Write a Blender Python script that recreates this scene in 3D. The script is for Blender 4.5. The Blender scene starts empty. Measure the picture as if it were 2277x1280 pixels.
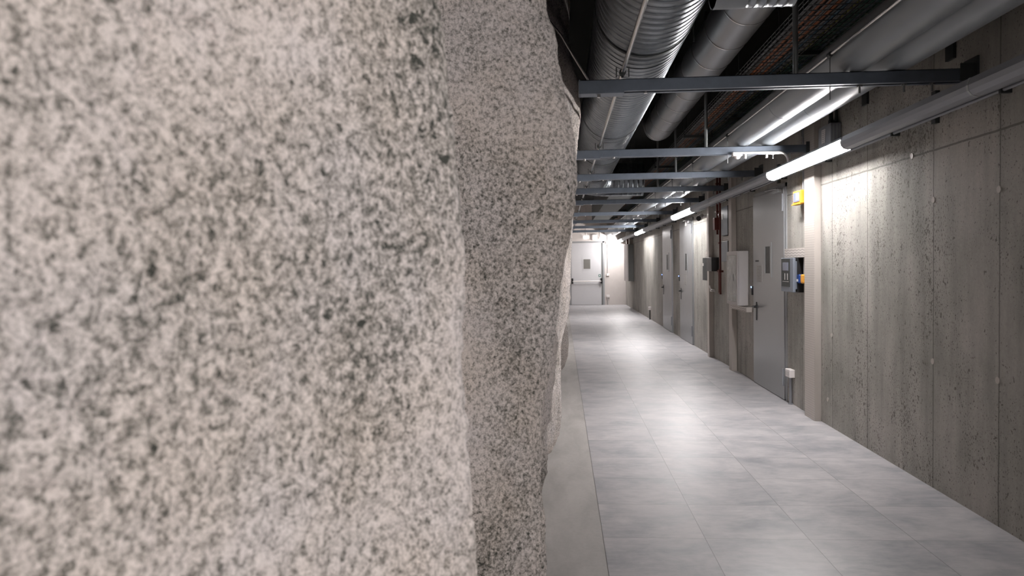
import bpy, bmesh, math, random
import numpy as np
from mathutils import Vector, Matrix

S = bpy.context.scene
COL = S.collection
PI = math.pi
random.seed(7)

# ------------------------------------------------------------------ camera
W, H, F = 2277, 1280, 1620.0
CH = 1.587
def cam_basis():
    d = Vector((1248.0 - W / 2, -(591.0 - H / 2), F)).normalized()
    u = Vector((-0.0125, 1, 0)); u = (u - d * u.dot(d)).normalized()
    r = u.cross(d)
    return r, d, u                      # world X, Y, Z in camera (right, up, forward) axes
rX, rY, rZ = cam_basis()
cam_d = bpy.data.cameras.new('camera')
cam = bpy.data.objects.new('camera', cam_d); COL.objects.link(cam)
right = Vector((rX[0], rY[0], rZ[0])); up = Vector((rX[1], rY[1], rZ[1])); fwd = Vector((rX[2], rY[2], rZ[2]))
m = Matrix((right, up, -fwd)).transposed().to_4x4(); m.translation = Vector((0, 0, CH))
cam.matrix_world = m
cam_d.sensor_width = 36; cam_d.lens = F * 36 / W
cam_d.clip_start = 0.05; cam_d.clip_end = 100
cam_d.dof.use_dof = True; cam_d.dof.focus_distance = 9.0; cam_d.dof.aperture_fstop = 4.6
S.camera = cam

# ------------------------------------------------------------------ world, exposure
wd = bpy.data.worlds.new('world'); S.world = wd; wd.use_nodes = True
wd.node_tree.nodes['Background'].inputs[0].default_value = (0.8, 0.9, 1, 1)
wd.node_tree.nodes['Background'].inputs[1].default_value = 0.0
S.view_settings.view_transform = 'Standard'; S.view_settings.look = 'None'
S.view_settings.gamma = 1; S.view_settings.use_curve_mapping = False
S.view_settings.exposure = 0.0
LUM = 158.0                              # radiance of the lit tubes
LUM_COL = (1.0, 0.963, 0.953)
S.cycles.max_bounces = 8; S.cycles.diffuse_bounces = 4; S.cycles.glossy_bounces = 3
S.cycles.caustics_reflective = False; S.cycles.caustics_refractive = False
S.cycles.sample_clamp_indirect = 6.0
S.cycles.use_denoising = True

# ------------------------------------------------------------------ materials
class NT:
    def __init__(s, name):
        s.m = bpy.data.materials.new(name); s.m.use_nodes = True
        s.t = s.m.node_tree; s.b = s.t.nodes['Principled BSDF']
    def n(s, typ, **kw):
        o = s.t.nodes.new(typ)
        for k, v in kw.items():
            if k.startswith('i_'):
                k2 = k[2:]
                o.inputs[int(k2) if k2.isdigit() else k2.replace('_', ' ')].default_value = v
            else: setattr(o, k, v)
        return o
    def l(s, a, b): s.t.links.new(a, b)
    def val(s, x, sock):
        if hasattr(x, 'is_output'): s.l(x, sock)
        else: sock.default_value = x
    def math(s, op, a, b=0.0, c=None, clamp=False):
        o = s.n('ShaderNodeMath', operation=op, use_clamp=clamp)
        s.val(a, o.inputs[0]); s.val(b, o.inputs[1])
        if c is not None: s.val(c, o.inputs[2])
        return o.outputs[0]
    def coord(s):
        return s.n('ShaderNodeTexCoord').outputs['Object']
    def sep(s, v):
        o = s.n('ShaderNodeSeparateXYZ'); s.l(v, o.inputs[0]); return o.outputs
    def scale(s, v, sc):
        o = s.n('ShaderNodeMapping'); s.l(v, o.inputs[0]); o.inputs['Scale'].default_value = sc; return o.outputs[0]
    def noise(s, v, scale, detail=3, rough=0.5, dist=0.0):
        o = s.n('ShaderNodeTexNoise'); s.l(v, o.inputs['Vector'])
        o.inputs['Scale'].default_value = scale; o.inputs['Detail'].default_value = detail
        o.inputs['Roughness'].default_value = rough; o.inputs['Distortion'].default_value = dist
        return o.outputs['Fac']
    def voro(s, v, scale, rand=1.0, out='Distance', feature='F1'):
        o = s.n('ShaderNodeTexVoronoi', feature=feature); s.l(v, o.inputs['Vector'])
        o.inputs['Scale'].default_value = scale; o.inputs['Randomness'].default_value = rand
        return o.outputs[out]
    def ramp(s, f, stops, interp='LINEAR'):
        o = s.n('ShaderNodeValToRGB'); o.color_ramp.interpolation = interp
        e = o.color_ramp.elements
        while len(e) < len(stops): e.new(0.5)
        for k, (p, c) in enumerate(stops):
            e[k].position = p; e[k].color = (c, c, c, 1) if isinstance(c, (int, float)) else (*c, 1)
        s.l(f, o.inputs[0]); return o.outputs[0]
    def mix(s, f, a, b, mode='MIX'):
        o = s.n('ShaderNodeMix', data_type='RGBA', blend_type=mode)
        s.val(f, o.inputs[0])
        for x, k in ((a, 6), (b, 7)):
            if hasattr(x, 'is_output'): s.l(x, o.inputs[k])
            else: o.inputs[k].default_value = (*x, 1)
        return o.outputs[2]
    def bump(s, h, strength, dist=0.01, normal=None):
        o = s.n('ShaderNodeBump'); s.l(h, o.inputs['Height'])
        o.inputs['Strength'].default_value = strength; o.inputs['Distance'].default_value = dist
        if normal is not None: s.l(normal, o.inputs['Normal'])
        s.l(o.outputs[0], s.b.inputs['Normal']); return o.outputs[0]
    def set(s, color=None, rough=None, metal=None, spec=None):
        for v, k in ((color, 'Base Color'), (rough, 'Roughness'), (metal, 'Metallic'), (spec, 'Specular IOR Level')):
            if v is None: continue
            if hasattr(v, 'is_output'): s.l(v, s.b.inputs[k])
            else: s.b.inputs[k].default_value = (*v, 1) if isinstance(v, tuple) else v
        return s.m

def plain(name, col, rough=0.5, metal=0.0, var=0.06, nscale=14, bump=0.0, spec=0.5):
    t = NT(name); c = t.coord(); f = t.noise(c, nscale, 4, 0.6)
    k = t.ramp(f, [(0.25, 1 - var), (0.75, 1 + var)])
    t.set(t.mix(1.0, col, k, 'MULTIPLY'), t.ramp(f, [(0.2, max(0, rough - .05)), (0.8, min(1, rough + .05))]), metal, spec)
    if bump: t.bump(f, bump, 0.002)
    return t.m

def glow(name, col, strength):
    t = NT(name); t.set((0.8, 0.8, 0.8), 0.5)
    t.b.inputs['Emission Color'].default_value = (*col, 1); t.b.inputs['Emission Strength'].default_value = strength
    return t.m

def mk_rock():
    t = NT('shotcrete_rock'); c = t.coord()
    warp = t.n('ShaderNodeTexNoise'); t.l(c, warp.inputs['Vector']); warp.inputs['Scale'].default_value = 45
    v = t.n('ShaderNodeVectorMath', operation='SCALE'); t.l(warp.outputs['Color'], v.inputs[0]); v.inputs['Scale'].default_value = 0.012
    a = t.n('ShaderNodeVectorMath', operation='ADD'); t.l(c, a.inputs[0]); t.l(v.outputs[0], a.inputs[1]); cw = a.outputs[0]
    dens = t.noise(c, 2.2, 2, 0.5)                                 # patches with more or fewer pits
    big = t.noise(cw, 78, 4, 0.66)
    mid = t.noise(cw, 38, 3, 0.6)
    fine = t.noise(c, 260, 3, 0.7)
    peb = t.voro(cw, 95)
    k = t.math('ADD', t.math('MULTIPLY', big, 0.60), t.math('MULTIPLY', mid, 0.10))
    k = t.math('ADD', k, t.math('MULTIPLY', fine, 0.30))
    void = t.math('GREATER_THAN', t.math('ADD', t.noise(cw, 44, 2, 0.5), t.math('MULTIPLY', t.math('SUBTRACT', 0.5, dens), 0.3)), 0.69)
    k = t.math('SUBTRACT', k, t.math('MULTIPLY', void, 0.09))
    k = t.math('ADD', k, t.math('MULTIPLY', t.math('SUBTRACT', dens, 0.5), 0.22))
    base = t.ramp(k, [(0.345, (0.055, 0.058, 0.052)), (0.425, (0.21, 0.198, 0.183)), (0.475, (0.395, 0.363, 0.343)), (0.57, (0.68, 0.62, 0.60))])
    warm = t.ramp(t.noise(c, 3.1, 3, 0.6), [(0.35, (1.0, 0.97, 0.92)), (0.65, (1.0, 1.0, 1.0))])
    base = t.mix(1.0, base, warm, 'MULTIPLY')
    gr = t.ramp(fine, [(0.3, 0.75), (0.7, 1.2)])
    base = t.mix(0.7, base, gr, 'MULTIPLY')
    t.set(base, 0.93, 0, 0.2)
    h = t.math('ADD', t.math('MULTIPLY', big, 1.0), t.math('MULTIPLY', fine, 0.35))
    h = t.math('SUBTRACT', h, t.math('MULTIPLY', peb, 0.35))
    t.bump(h, 0.6, 0.010)
    return t.m

def line_at(t, x, positions, w):
    """1 close to any of the positions"""
    acc = None
    for p in positions:
        d = t.math('LESS_THAN', t.math('ABSOLUTE', t.math('SUBTRACT', x, p)), w)
        acc = d if acc is None else t.math('MAXIMUM', acc, d)
    return acc

def mk_concrete():
    t = NT('board_formed_concrete'); c = t.coord(); x, y, z = t.sep(c)
    seams_y = [3.25, 4.475, 5.24, 6.33, 7.13, 8.0, 10.9, 13.55, 14.05, 16.45, 19.6, 21.2, 22.7, 24.4, 26.2, 27.9]
    wob = t.math('MULTIPLY', t.math('SUBTRACT', t.noise(c, 6, 3), 0.5), 0.012)
    yy = t.math('ADD', y, wob); zz = t.math('ADD', z, wob)
    seam = line_at(t, yy, seams_y, 0.006)
    seam = t.math('MAXIMUM', seam, line_at(t, zz, [2.348], 0.007))
    streak = t.noise(t.scale(c, (1, 4, 0.5)), 1.6, 5, 0.6)
    cloud = t.noise(c, 1.3, 5, 0.6)
    fine = t.noise(c, 55, 4, 0.7)
    col = t.ramp(t.math('ADD', t.math('MULTIPLY', streak, 0.45), t.math('MULTIPLY', cloud, 0.55)),
                 [(0.34, (0.215, 0.212, 0.192)), (0.5, (0.34, 0.327, 0.30)), (0.66, (0.46, 0.43, 0.40))])
    col = t.mix(0.55, col, t.ramp(fine, [(0.3, 0.82), (0.7, 1.14)]), 'MULTIPLY')
    # bug holes: small irregular dark voids, in patches, densest on the panel before the broad trunking
    patch = t.noise(t.scale(c, (1, 1, 0.6)), 2.4, 4, 0.65)
    panel = t.math('MULTIPLY', t.math('GREATER_THAN', y, 5.24), t.math('LESS_THAN', y, 7.13))
    dens = t.math('ADD', t.math('MULTIPLY', t.math('SUBTRACT', patch, 0.5), 0.34), t.math('MULTIPLY', panel, 0.035))
    sp1 = t.noise(t.scale(c, (1, 1, 0.75)), 34, 2, 0.5); sp2 = t.noise(t.scale(c, (1, 1, 0.8)), 78, 2, 0.5)
    h1 = t.math('GREATER_THAN', t.math('ADD', sp1, dens), 0.705)
    h2 = t.math('GREATER_THAN', t.math('ADD', sp2, dens), 0.665)
    hole = t.math('MAXIMUM', h1, h2)
    col = t.mix(t.math('MULTIPLY', hole, 0.7), col, (0.07, 0.058, 0.05))
    col = t.mix(t.math('MULTIPLY', seam, 0.62), col, (0.06, 0.058, 0.052))
    t.set(col, 0.72, 0, 0.3)
    hh = t.math('SUBTRACT', t.math('MULTIPLY', fine, 0.12), t.math('MULTIPLY', t.math('MAXIMUM', hole, seam), 1.0))
    t.bump(hh, 0.5, 0.006)
    return t.m

def mk_tiles():
    t = NT('grey_stoneware_tiles'); c = t.coord(); x, y, z = t.sep(c)
    tx = t.math('DIVIDE', t.math('SUBTRACT', x, 0.224), 0.5878); ty = t.math('DIVIDE', t.math('SUBTRACT', y, 4.832), 0.595)
    def edge(v, w):
        f = t.math('FRACT', t.math('ADD', v, 100.0)); f = t.math('ABSOLUTE', t.math('SUBTRACT', f, 0.5))
        return t.math('GREATER_THAN', f, 0.5 - w)
    jx = edge(tx, 0.0033); jy = edge(ty, 0.0042)
    cell = t.n('ShaderNodeCombineXYZ'); t.l(t.math('FLOOR', tx), cell.inputs[0]); t.l(t.math('FLOOR', ty), cell.inputs[1])
    wn = t.n('ShaderNodeTexWhiteNoise', noise_dimensions='3D'); t.l(cell.outputs[0], wn.inputs[0])
    off = t.n('ShaderNodeVectorMath', operation='MULTIPLY_ADD'); t.l(wn.outputs['Color'], off.inputs[0])
    off.inputs[1].default_value = (9, 9, 9); t.l(c, off.inputs[2])
    n1 = t.noise(t.scale(off.outputs[0], (1.0, 1.25, 1)), 2.4, 7, 0.62, 0.4)
    n2 = t.noise(t.scale(off.outputs[0], (1, 3.0, 1)), 9, 6, 0.7)
    k = t.math('ADD', t.math('MULTIPLY', n1, 0.7), t.math('MULTIPLY', n2, 0.3))
    col = t.ramp(k, [(0.34, (0.24, 0.248, 0.268)), (0.5, (0.385, 0.375, 0.388)), (0.64, (0.50, 0.478, 0.485))])
    col = t.mix(t.math('MULTIPLY', jx, 0.75), col, (0.10, 0.095, 0.09))
    col = t.mix(t.math('MULTIPLY', jy, 0.5), col, (0.12, 0.115, 0.11))
    t.set(col, t.ramp(k, [(0.3, 0.36), (0.7, 0.48)]), 0, 0.45)
    hh = t.math('SUBTRACT', t.math('MULTIPLY', n2, 0.1), t.math('MAXIMUM', jx, jy))
    t.bump(hh, 0.25, 0.002)
    return t.m

def mk_screed():
    t = NT('smooth_floor_screed'); c = t.coord()
    n1 = t.noise(t.scale(c, (2.5, 0.8, 1)), 2.0, 5, 0.6, 0.4); n2 = t.noise(c, 40, 3, 0.6)
    col = t.ramp(t.math('ADD', t.math('MULTIPLY', n1, .8), t.math('MULTIPLY', n2, .2)), [(0.35, (0.33, 0.315, 0.30)), (0.65, (0.45, 0.43, 0.415))])
    t.set(col, 0.5, 0, 0.4); t.bump(n2, 0.1, 0.002); return t.m

def mk_duct():
    t = NT('galvanised_duct_steel'); c = t.coord()
    n = t.noise(c, 3.5, 4, 0.6); n2 = t.voro(c, 30, out='Color')
    s = t.n('ShaderNodeSeparateColor'); t.l(n2, s.inputs[0])
    k = t.math('ADD', t.math('MULTIPLY', n, 0.8), t.math('MULTIPLY', s.outputs[0], 0.2))
    t.set(t.ramp(k, [(0.3, (0.17, 0.19, 0.21)), (0.7, (0.32, 0.345, 0.37))]), t.ramp(k, [(0.3, 0.30), (0.7, 0.36)]), 0.93)
    return t.m

def mk_perf(name, col, sc, axis):
    """cable duct plastic with rows of fine slots"""
    t = NT(name); c = t.coord(); x, y, z = t.sep(c)
    f = t.math('FRACT', t.math('ADD', t.math('MULTIPLY', z if axis == 'z' else y, sc), 50.0))
    s = t.math('LESS_THAN', f, 0.16)
    t.set(t.mix(t.math('MULTIPLY', s, 0.45), col, tuple(k * 0.45 for k in col)), 0.5)
    t.bump(s, -0.3, 0.002); return t.m

def mk_wave(name, col):
    """strip pierced with rows of wavy slots"""
    t = NT(name); c = t.coord(); x, y, z = t.sep(c)
    w = t.math('MULTIPLY', t.math('SINE', t.math('MULTIPLY', y, 2 * PI / 0.118)), 0.004)
    zz = t.math('MULTIPLY', t.math('ADD', t.math('SUBTRACT', z, w), 10.0), 1 / 0.029)
    s = t.math('LESS_THAN', t.math('FRACT', zz), 0.26)
    t.set(t.mix(t.math('MULTIPLY', s, 0.75), col, (0.16, 0.14, 0.13)), 0.5); return t.m

def mk_label(name, base, ink, rows, width_axis='y'):
    """paper with rows of small print"""
    t = NT(name); c = t.n('ShaderNodeTexCoord').outputs['Generated']; x, y, z = t.sep(c)
    r = t.math('FRACT', t.math('MULTIPLY', z, rows))
    l = t.math('MULTIPLY', t.math('LESS_THAN', r, 0.45), t.math('LESS_THAN', t.math('ABSOLUTE', t.math('SUBTRACT', y, 0.5)), 0.38))
    n = t.noise(t.scale(c, (1, 26, rows)), 1.0, 1, 0.5)
    l = t.math('MULTIPLY', l, t.math('GREATER_THAN', n, 0.47))
    t.set(t.mix(t.math('MULTIPLY', l, 0.7), base, ink), 0.6); return t.m

M = dict(
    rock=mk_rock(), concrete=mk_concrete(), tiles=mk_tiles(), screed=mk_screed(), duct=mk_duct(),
    ceiling=plain('dark_ceiling', (0.008, 0.010, 0.009), 0.95, 0, 0.2, 3),
    endwall=plain('cream_painted_wall', (0.60, 0.555, 0.53), 0.8, 0, 0.04, 5, 0.2),
    beam=plain('galvanised_channel', (0.15, 0.175, 0.215), 0.42, 0.6, 0.15, 9),
    jacket=plain('grey_pipe_jacket', (0.265, 0.29, 0.31), 0.33, 0.0, 0.05, 3),
    foil=plain('aluminium_clad_duct', (0.34, 0.345, 0.355), 0.35, 0.93, 0.06, 4),
    chrome=plain('shiny_steel_tube', (0.75, 0.72, 0.70), 0.22, 0.95, 0.05, 20),
    rod=plain('threaded_rod_steel', (0.22, 0.23, 0.23), 0.45, 0.8),
    black=plain('black_plastic', (0.012, 0.012, 0.013), 0.4),
    dark=plain('dark_sheet_metal', (0.05, 0.055, 0.055), 0.55, 0.3),
    rail=plain('grey_lighting_rail', (0.265, 0.275, 0.30), 0.4, 0.15, 0.03),
    cream=plain('cream_pvc', (0.47, 0.43, 0.395), 0.45, 0, 0.03),
    creamslot=mk_perf('cream_pvc_slotted', (0.50, 0.46, 0.425), 42, 'z'),
    wave=mk_wave('cream_pvc_wavy_slots', (0.56, 0.52, 0.49)),
    door=plain('satin_grey_door_steel', (0.37, 0.38, 0.39), 0.34, 0.6, 0.04, 5),
    doorframe=plain('grey_door_frame', (0.36, 0.37, 0.38), 0.4, 0.4, 0.04),
    endoor=plain('pale_grey_painted_door', (0.56, 0.555, 0.57), 0.5, 0, 0.02),
    glassdark=plain('dark_wired_glass', (0.018, 0.022, 0.021), 0.35, 0, 0.1, spec=0.2),
    glassgrey=plain('grey_wired_glass', (0.16, 0.155, 0.14), 0.3, 0, 0.15, 60),
    red=plain('dark_red_pipe_paint', (0.11, 0.016, 0.011), 0.45, 0, 0.1),
    yellow=plain('yellow_plastic', (0.72, 0.34, 0.03), 0.4, 0, 0.04),
    blue=plain('blue_plastic', (0.012, 0.045, 0.20), 0.4, 0, 0.04),
    white=plain('white_plastic', (0.78, 0.74, 0.73), 0.4, 0, 0.02),
    cab=plain('light_grey_cabinet', (0.50, 0.475, 0.47), 0.45, 0, 0.02),
    cabdark=plain('grey_cabinet_side', (0.16, 0.165, 0.16), 0.5, 0, 0.03),
    bluegrey=plain('blue_grey_enclosure', (0.10, 0.13, 0.17), 0.35, 0.1, 0.04),
    steelgrey=plain('slate_plastic_cover', (0.15, 0.17, 0.205), 0.4, 0, 0.03),
    screen=plain('unlit_display', (0.16, 0.18, 0.24), 0.2, 0, 0.1, 60),
    paper=mk_label('printed_notice', (0.42, 0.41, 0.40), (0.10, 0.10, 0.10), 11),
    tag=mk_label('white_type_label', (0.65, 0.63, 0.62), (0.05, 0.05, 0.05), 7),
    display=plain('faded_floor_plan', (0.26, 0.27, 0.26), 0.25, 0, 0.4, 9),
    wire=plain('tray_wire', (0.16, 0.17, 0.17), 0.4, 0.8),
    orange=plain('orange_cable', (0.26, 0.07, 0.015), 0.5), green=plain('green_cable', (0.02, 0.10, 0.07), 0.5),
    lime=plain('yellow_green_cable', (0.35, 0.36, 0.06), 0.5), teal=plain('blue_cable', (0.015, 0.06, 0.10), 0.5),
    greycab=plain('grey_cable', (0.10, 0.10, 0.10), 0.5),
    signgreen=plain('green_sticker', (0.02, 0.12, 0.10), 0.5),
    lamp=glow('lit_tube_cover', LUM_COL, LUM), led=glow('blue_led', (0.10, 0.22, 1.0), 14.0), ledw=glow('white_led', (0.6, 0.7, 1.0), 9.0),
    exitlight=glow('emergency_light_cover', (1.0, 0.95, 0.95), 3.0),
)

# ------------------------------------------------------------------ mesh helpers
class MB:
    def __init__(s): s.v = []; s.f = []; s.mi = []; s.sm = []
    def add(s, v, f, mi=0, smooth=False):
        k = len(s.v); s.v += [tuple(p) for p in v]
        s.f += [tuple(k + i for i in q) for q in f]; s.mi += [mi] * len(f); s.sm += [smooth] * len(f); return s
    def box(s, a, b, mi=0, bev=0.0):
        x0, y0, z0 = a; x1, y1, z1 = b
        if bev > 0:
            bm = bmesh.new(); bmesh.ops.create_cube(bm, size=1)
            for v in bm.verts: v.co = Vector(((x0 + x1) / 2 + v.co.x * (x1 - x0), (y0 + y1) / 2 + v.co.y * (y1 - y0), (z0 + z1) / 2 + v.co.z * (z1 - z0)))
            bmesh.ops.bevel(bm, geom=bm.edges[:], offset=bev, segments=2, affect='EDGES', profile=0.5)
            bm.verts.index_update()
            s.add([v.co[:] for v in bm.verts], [[v.index for v in f.verts] for f in bm.faces], mi); bm.free(); return s
        v = [(x0, y0, z0), (x1, y0, z0), (x1, y1, z0), (x0, y1, z0), (x0, y0, z1), (x1, y0, z1), (x1, y1, z1), (x0, y1, z1)]
        return s.add(v, [(0, 3, 2, 1), (4, 5, 6, 7), (0, 1, 5, 4), (1, 2, 6, 5), (2, 3, 7, 6), (3, 0, 4, 7)], mi)
    def prism(s, poly, y0, y1, mi=0, close=True, mis=None):
        """XZ outline pushed along Y"""
        n = len(poly); v = [(p[0], y0, p[1]) for p in poly] + [(p[0], y1, p[1]) for p in poly]
        for i in range(n):
            j = (i + 1) % n
            s.add([v[i], v[j], v[n + j], v[n + i]], [(0, 1, 2, 3)], mis[i] if mis else mi)
        if close: s.add(v[:n], [tuple(range(n))], mi); s.add(v[n:], [tuple(reversed(range(n)))], mi)
        return s
    def tube(s, pts, r, seg=12, mi=0, cap=True, radii=None):
        pts = [Vector(p) for p in pts]; n = len(pts); rings = []; prev = None
        for i, p in enumerate(pts):
            t = (pts[min(i + 1, n - 1)] - pts[max(i - 1, 0)]).normalized()
            if prev is None: a = t.cross(Vector((0, 0, 1)) if abs(t.z) < 0.9 else Vector((1, 0, 0))).normalized()
            else: a = (prev - t * prev.dot(t)).normalized()
            prev = a; b = t.cross(a); rr = radii[i] if radii else r
            rings.append([p + (a * math.cos(2 * PI * k / seg) + b * math.sin(2 * PI * k / seg)) * rr for k in range(seg)])
        v = [q for R in rings for q in R]
        f = [(i * seg + k, i * seg + (k + 1) % seg, (i + 1) * seg + (k + 1) % seg, (i + 1) * seg + k) for i in range(n - 1) for k in range(seg)]
        s.add(v, f, mi, True)
        if cap: s.add(rings[0], [tuple(reversed(range(seg)))], mi); s.add(rings[-1], [tuple(range(seg))], mi)
        return s
    def ball(s, c, r, mi=0, seg=16, sc=(1, 1, 1), half=0):
        v = []; f = []; n = seg // 2; top = n if not half else n
        for i in range(n + 1):
            a = PI * i / n
            if half: a = PI / 2 + PI / 2 * i / n
            for k in range(seg):
                b = 2 * PI * k / seg
                v.append((c[0] + r * sc[0] * math.sin(a) * math.cos(b), c[1] + r * sc[1] * math.sin(a) * math.sin(b), c[2] + r * sc[2] * math.cos(a)))
        f = [(i * seg + k, (i + 1) * seg + k, (i + 1) * seg + (k + 1) % seg, i * seg + (k + 1) % seg) for i in range(n) for k in range(seg)]
        return s.add(v, f, mi, True)
    def build(s, name, mats, parent=None, **props):
        me = bpy.data.meshes.new(name); me.from_pydata(s.v, [], s.f)
        mats = mats if isinstance(mats, (list, tuple)) else [mats]
        for q in mats: me.materials.append(q)
        me.polygons.foreach_set('material_index', s.mi); me.polygons.foreach_set('use_smooth', s.sm)
        me.update()
        bm = bmesh.new(); bm.from_mesh(me); bmesh.ops.recalc_face_normals(bm, faces=bm.faces); bm.to_mesh(me); bm.free()
        o = bpy.data.objects.new(name, me); COL.objects.link(o)
        if parent: o.parent = parent; o.matrix_parent_inverse = Matrix.Translation(-Vector(parent.location))
        for k, q in props.items(): o[k] = q
        return o

def thing(name, label, cat, loc=(0, 0, 0), group=None, kind=None):
    o = bpy.data.objects.new(name, None); COL.objects.link(o); o.location = loc; o.empty_display_size = 0.1
    o['label'] = label; o['category'] = cat
    if group: o['group'] = group
    if kind: o['kind'] = kind
    return o
def tag(o, label, cat, group=None, kind=None):
    o['label'] = label; o['category'] = cat
    if group: o['group'] = group
    if kind: o['kind'] = kind
    return o

WX = 2.575                              # right wall plane
CEIL = 4.15
YE = 29.45                              # end wall plane
Y0 = -3.0

# ------------------------------------------------------------------ room shell
tag(MB().box((0.224, Y0, -0.1), (WX + .1, YE + .1, 0.0)).box((-1.6, Y0, -0.1), (0.224, YE + .1, -0.002), 1).build('floor', [M['tiles'], M['screed']]),
    'grey square tiled corridor floor with a plain screed strip beside the rough wall', 'floor', kind='structure')
tag(MB().box((-1.6, Y0, CEIL), (WX + .1, YE + .1, CEIL + .1)).build('ceiling', M['ceiling']), 'dark ceiling above the ducts and pipes', 'ceiling', kind='structure')
tag(MB().box((WX, Y0, 0), (WX + .1, YE + .1, CEIL)).build('wall_right', M['concrete']), 'bare board-formed concrete wall with small holes and vertical seams', 'wall', kind='structure')
tag(MB().box((-1.6, YE, 0), (WX, YE + .1, CEIL)).build('wall_back', M['endwall']), 'cream painted wall closing the far end of the corridor', 'wall', kind='structure')
tag(MB().box((-1.6, Y0 - .1, 0), (WX + .1, Y0, CEIL)).build('wall_front', M['concrete']), 'concrete wall closing the corridor behind the viewer', 'wall', kind='structure')

# rough shotcrete wall on the left: a curve in plan whose ridges change with height
def interp(z, pts):
    zs = [p[0] for p in pts]; xs = [p[1] for p in pts]
    o = sorted(zip(zs, xs)); return np.interp(z, [p[0] for p in o], [p[1] for p in o])
EDGE = [(2.067, -0.214), (1.987, -0.207), (1.866, -0.197), (1.745, -0.189), (1.615, -0.183), (1.501, -0.185), (1.403, -0.183), (1.296, -0.179), (1.213, -0.173), (1.105, -0.167), (1.022, -0.16)]
RIDGE1 = [(2.56, -0.045), (2.495, -0.043), (2.445, -0.022), (2.396, -0.008), (2.347, -0.002), (2.264, 0.015), (2.182, 0.03), (2.116, 0.046), (2.017, 0.06), (1.935, 0.064), (1.869, 0.06), (1.787, 0.054), (1.721, 0.041), (1.638, 0.025), (1.572, 0.015), (1.505, 0.002), (1.429, -0.009), (1.369, -0.014), (1.304, -0.025), (1.255, -0.032), (1.197, -0.043), (1.138, -0.056), (1.071, -0.07), (0.97, -0.078), (0.818, -0.085), (0.75, -0.086), (0.682, -0.08), (0.614, -0.076), (0.512, -0.074), (0.427, -0.073)]
RIDGE1B = [(1.569, -0.104), (1.352, -0.053), (1.222, -0.026), (1.135, -0.032), (0.961, -0.053), (0.852, -0.065), (0.776, -0.084), (0.699, -0.08), (0.59, -0.084), (0.502, -0.107), (0.369, -0.141)]
RIDGE2 = [(3.85, 0.093), (3.661, 0.087), (3.547, 0.078), (3.425, 0.103), (3.318, 0.114), (3.221, 0.139), (3.125, 0.165), (2.953, 0.178), (2.865, 0.177), (2.743, 0.16), (2.61, 0.14), (2.322, 0.117), (1.937, 0.101), (1.706, 0.086), (1.524, 0.08), (1.435, 0.075), (1.342, 0.063), (1.198, 0.057), (1.116, 0.045), (1.07, 0.028), (0.969, 0.004), (0.906, -0.008), (0.797, -0.014), (0.539, -0.021), (0.265, -0.02), (0.147, -0.034), (0.056, -0.07), (0.017, -0.121)]
RIDGE3 = [(1.252, 0.009), (0.841, 0.038), (0.71, 0.078), (0.566, 0.097), (0.387, 0.094), (0.209, 0.079), (0.051, 0.029), (-0.004, -0.027)]
RIDGE4 = [(0.912, 0.232), (0.617, 0.315), (0.375, 0.346), (0.134, 0.292)]
CR = [(-3.0, -1.15, 0), (-1.0, -.98, 0), (.2, -.74, 0), (.62, -.52, 0), (.85, -.415, 0), (1.05, -.32, 0), (1.22, EDGE, -.038), (1.29, EDGE, -.005), (1.33, EDGE, 0), (1.38, EDGE, -.02), (1.5, -.36, 0), (1.8, -.60, 0), (2.2, -.60, 0),
      (2.40, -.44, 0), (2.53, -.26, 0), (2.62, RIDGE1, -.06), (2.67, RIDGE1, -.012), (2.70, RIDGE1, 0), (2.76, RIDGE1, -.012), (2.88, RIDGE1, -.10), (3.1, -.36, 0), (3.28, -.28, 0),
      (3.40, RIDGE1B, -.05), (3.46, RIDGE1B, -.012), (3.50, RIDGE1B, 0), (3.58, RIDGE1B, -.02), (3.9, -.36, 0), (4.7, -.30, 0), (5.3, RIDGE2, -.16), (5.85, RIDGE2, -.055), (6.3, RIDGE2, 0), (6.8, RIDGE2, -.03),
      (7.6, -.26, 0), (9.5, -.32, 0), (10.7, -.30, 0), (10.85, RIDGE3, -.14), (11.0, RIDGE3, -.02), (11.15, RIDGE3, 0), (11.5, RIDGE3, -.1), (12.2, -.3, 0), (15.5, -.25, 0), (16.5, -.12, 0), (18.0, -.26, 0), (22, -.2, 0),
      (23, -.05, 0), (24.5, -.22, 0), (27.2, -.1, 0), (27.8, RIDGE4, -.04), (28.0, RIDGE4, 0), (28.5, RIDGE4, -.05), (29.5, -.05, 0)]
CR = [(*c, q) for q, c in enumerate(CR)]
def lattice_noise(seed, n=64):
    rs = np.random.RandomState(seed); return rs.rand(n, n, n)
def vnoise(L, p):
    n = L.shape[0]; i = np.floor(p).astype(int); f = p - i; f = f * f * (3 - 2 * f)
    out = 0
    for dx in (0, 1):
        for dy in (0, 1):
            for dz in (0, 1):
                w = (f[..., 0] if dx else 1 - f[..., 0]) * (f[..., 1] if dy else 1 - f[..., 1]) * (f[..., 2] if dz else 1 - f[..., 2])
                out = out + w * L[(i[..., 0] + dx) % n, (i[..., 1] + dy) % n, (i[..., 2] + dz) % n]
    return out - 0.5
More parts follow.
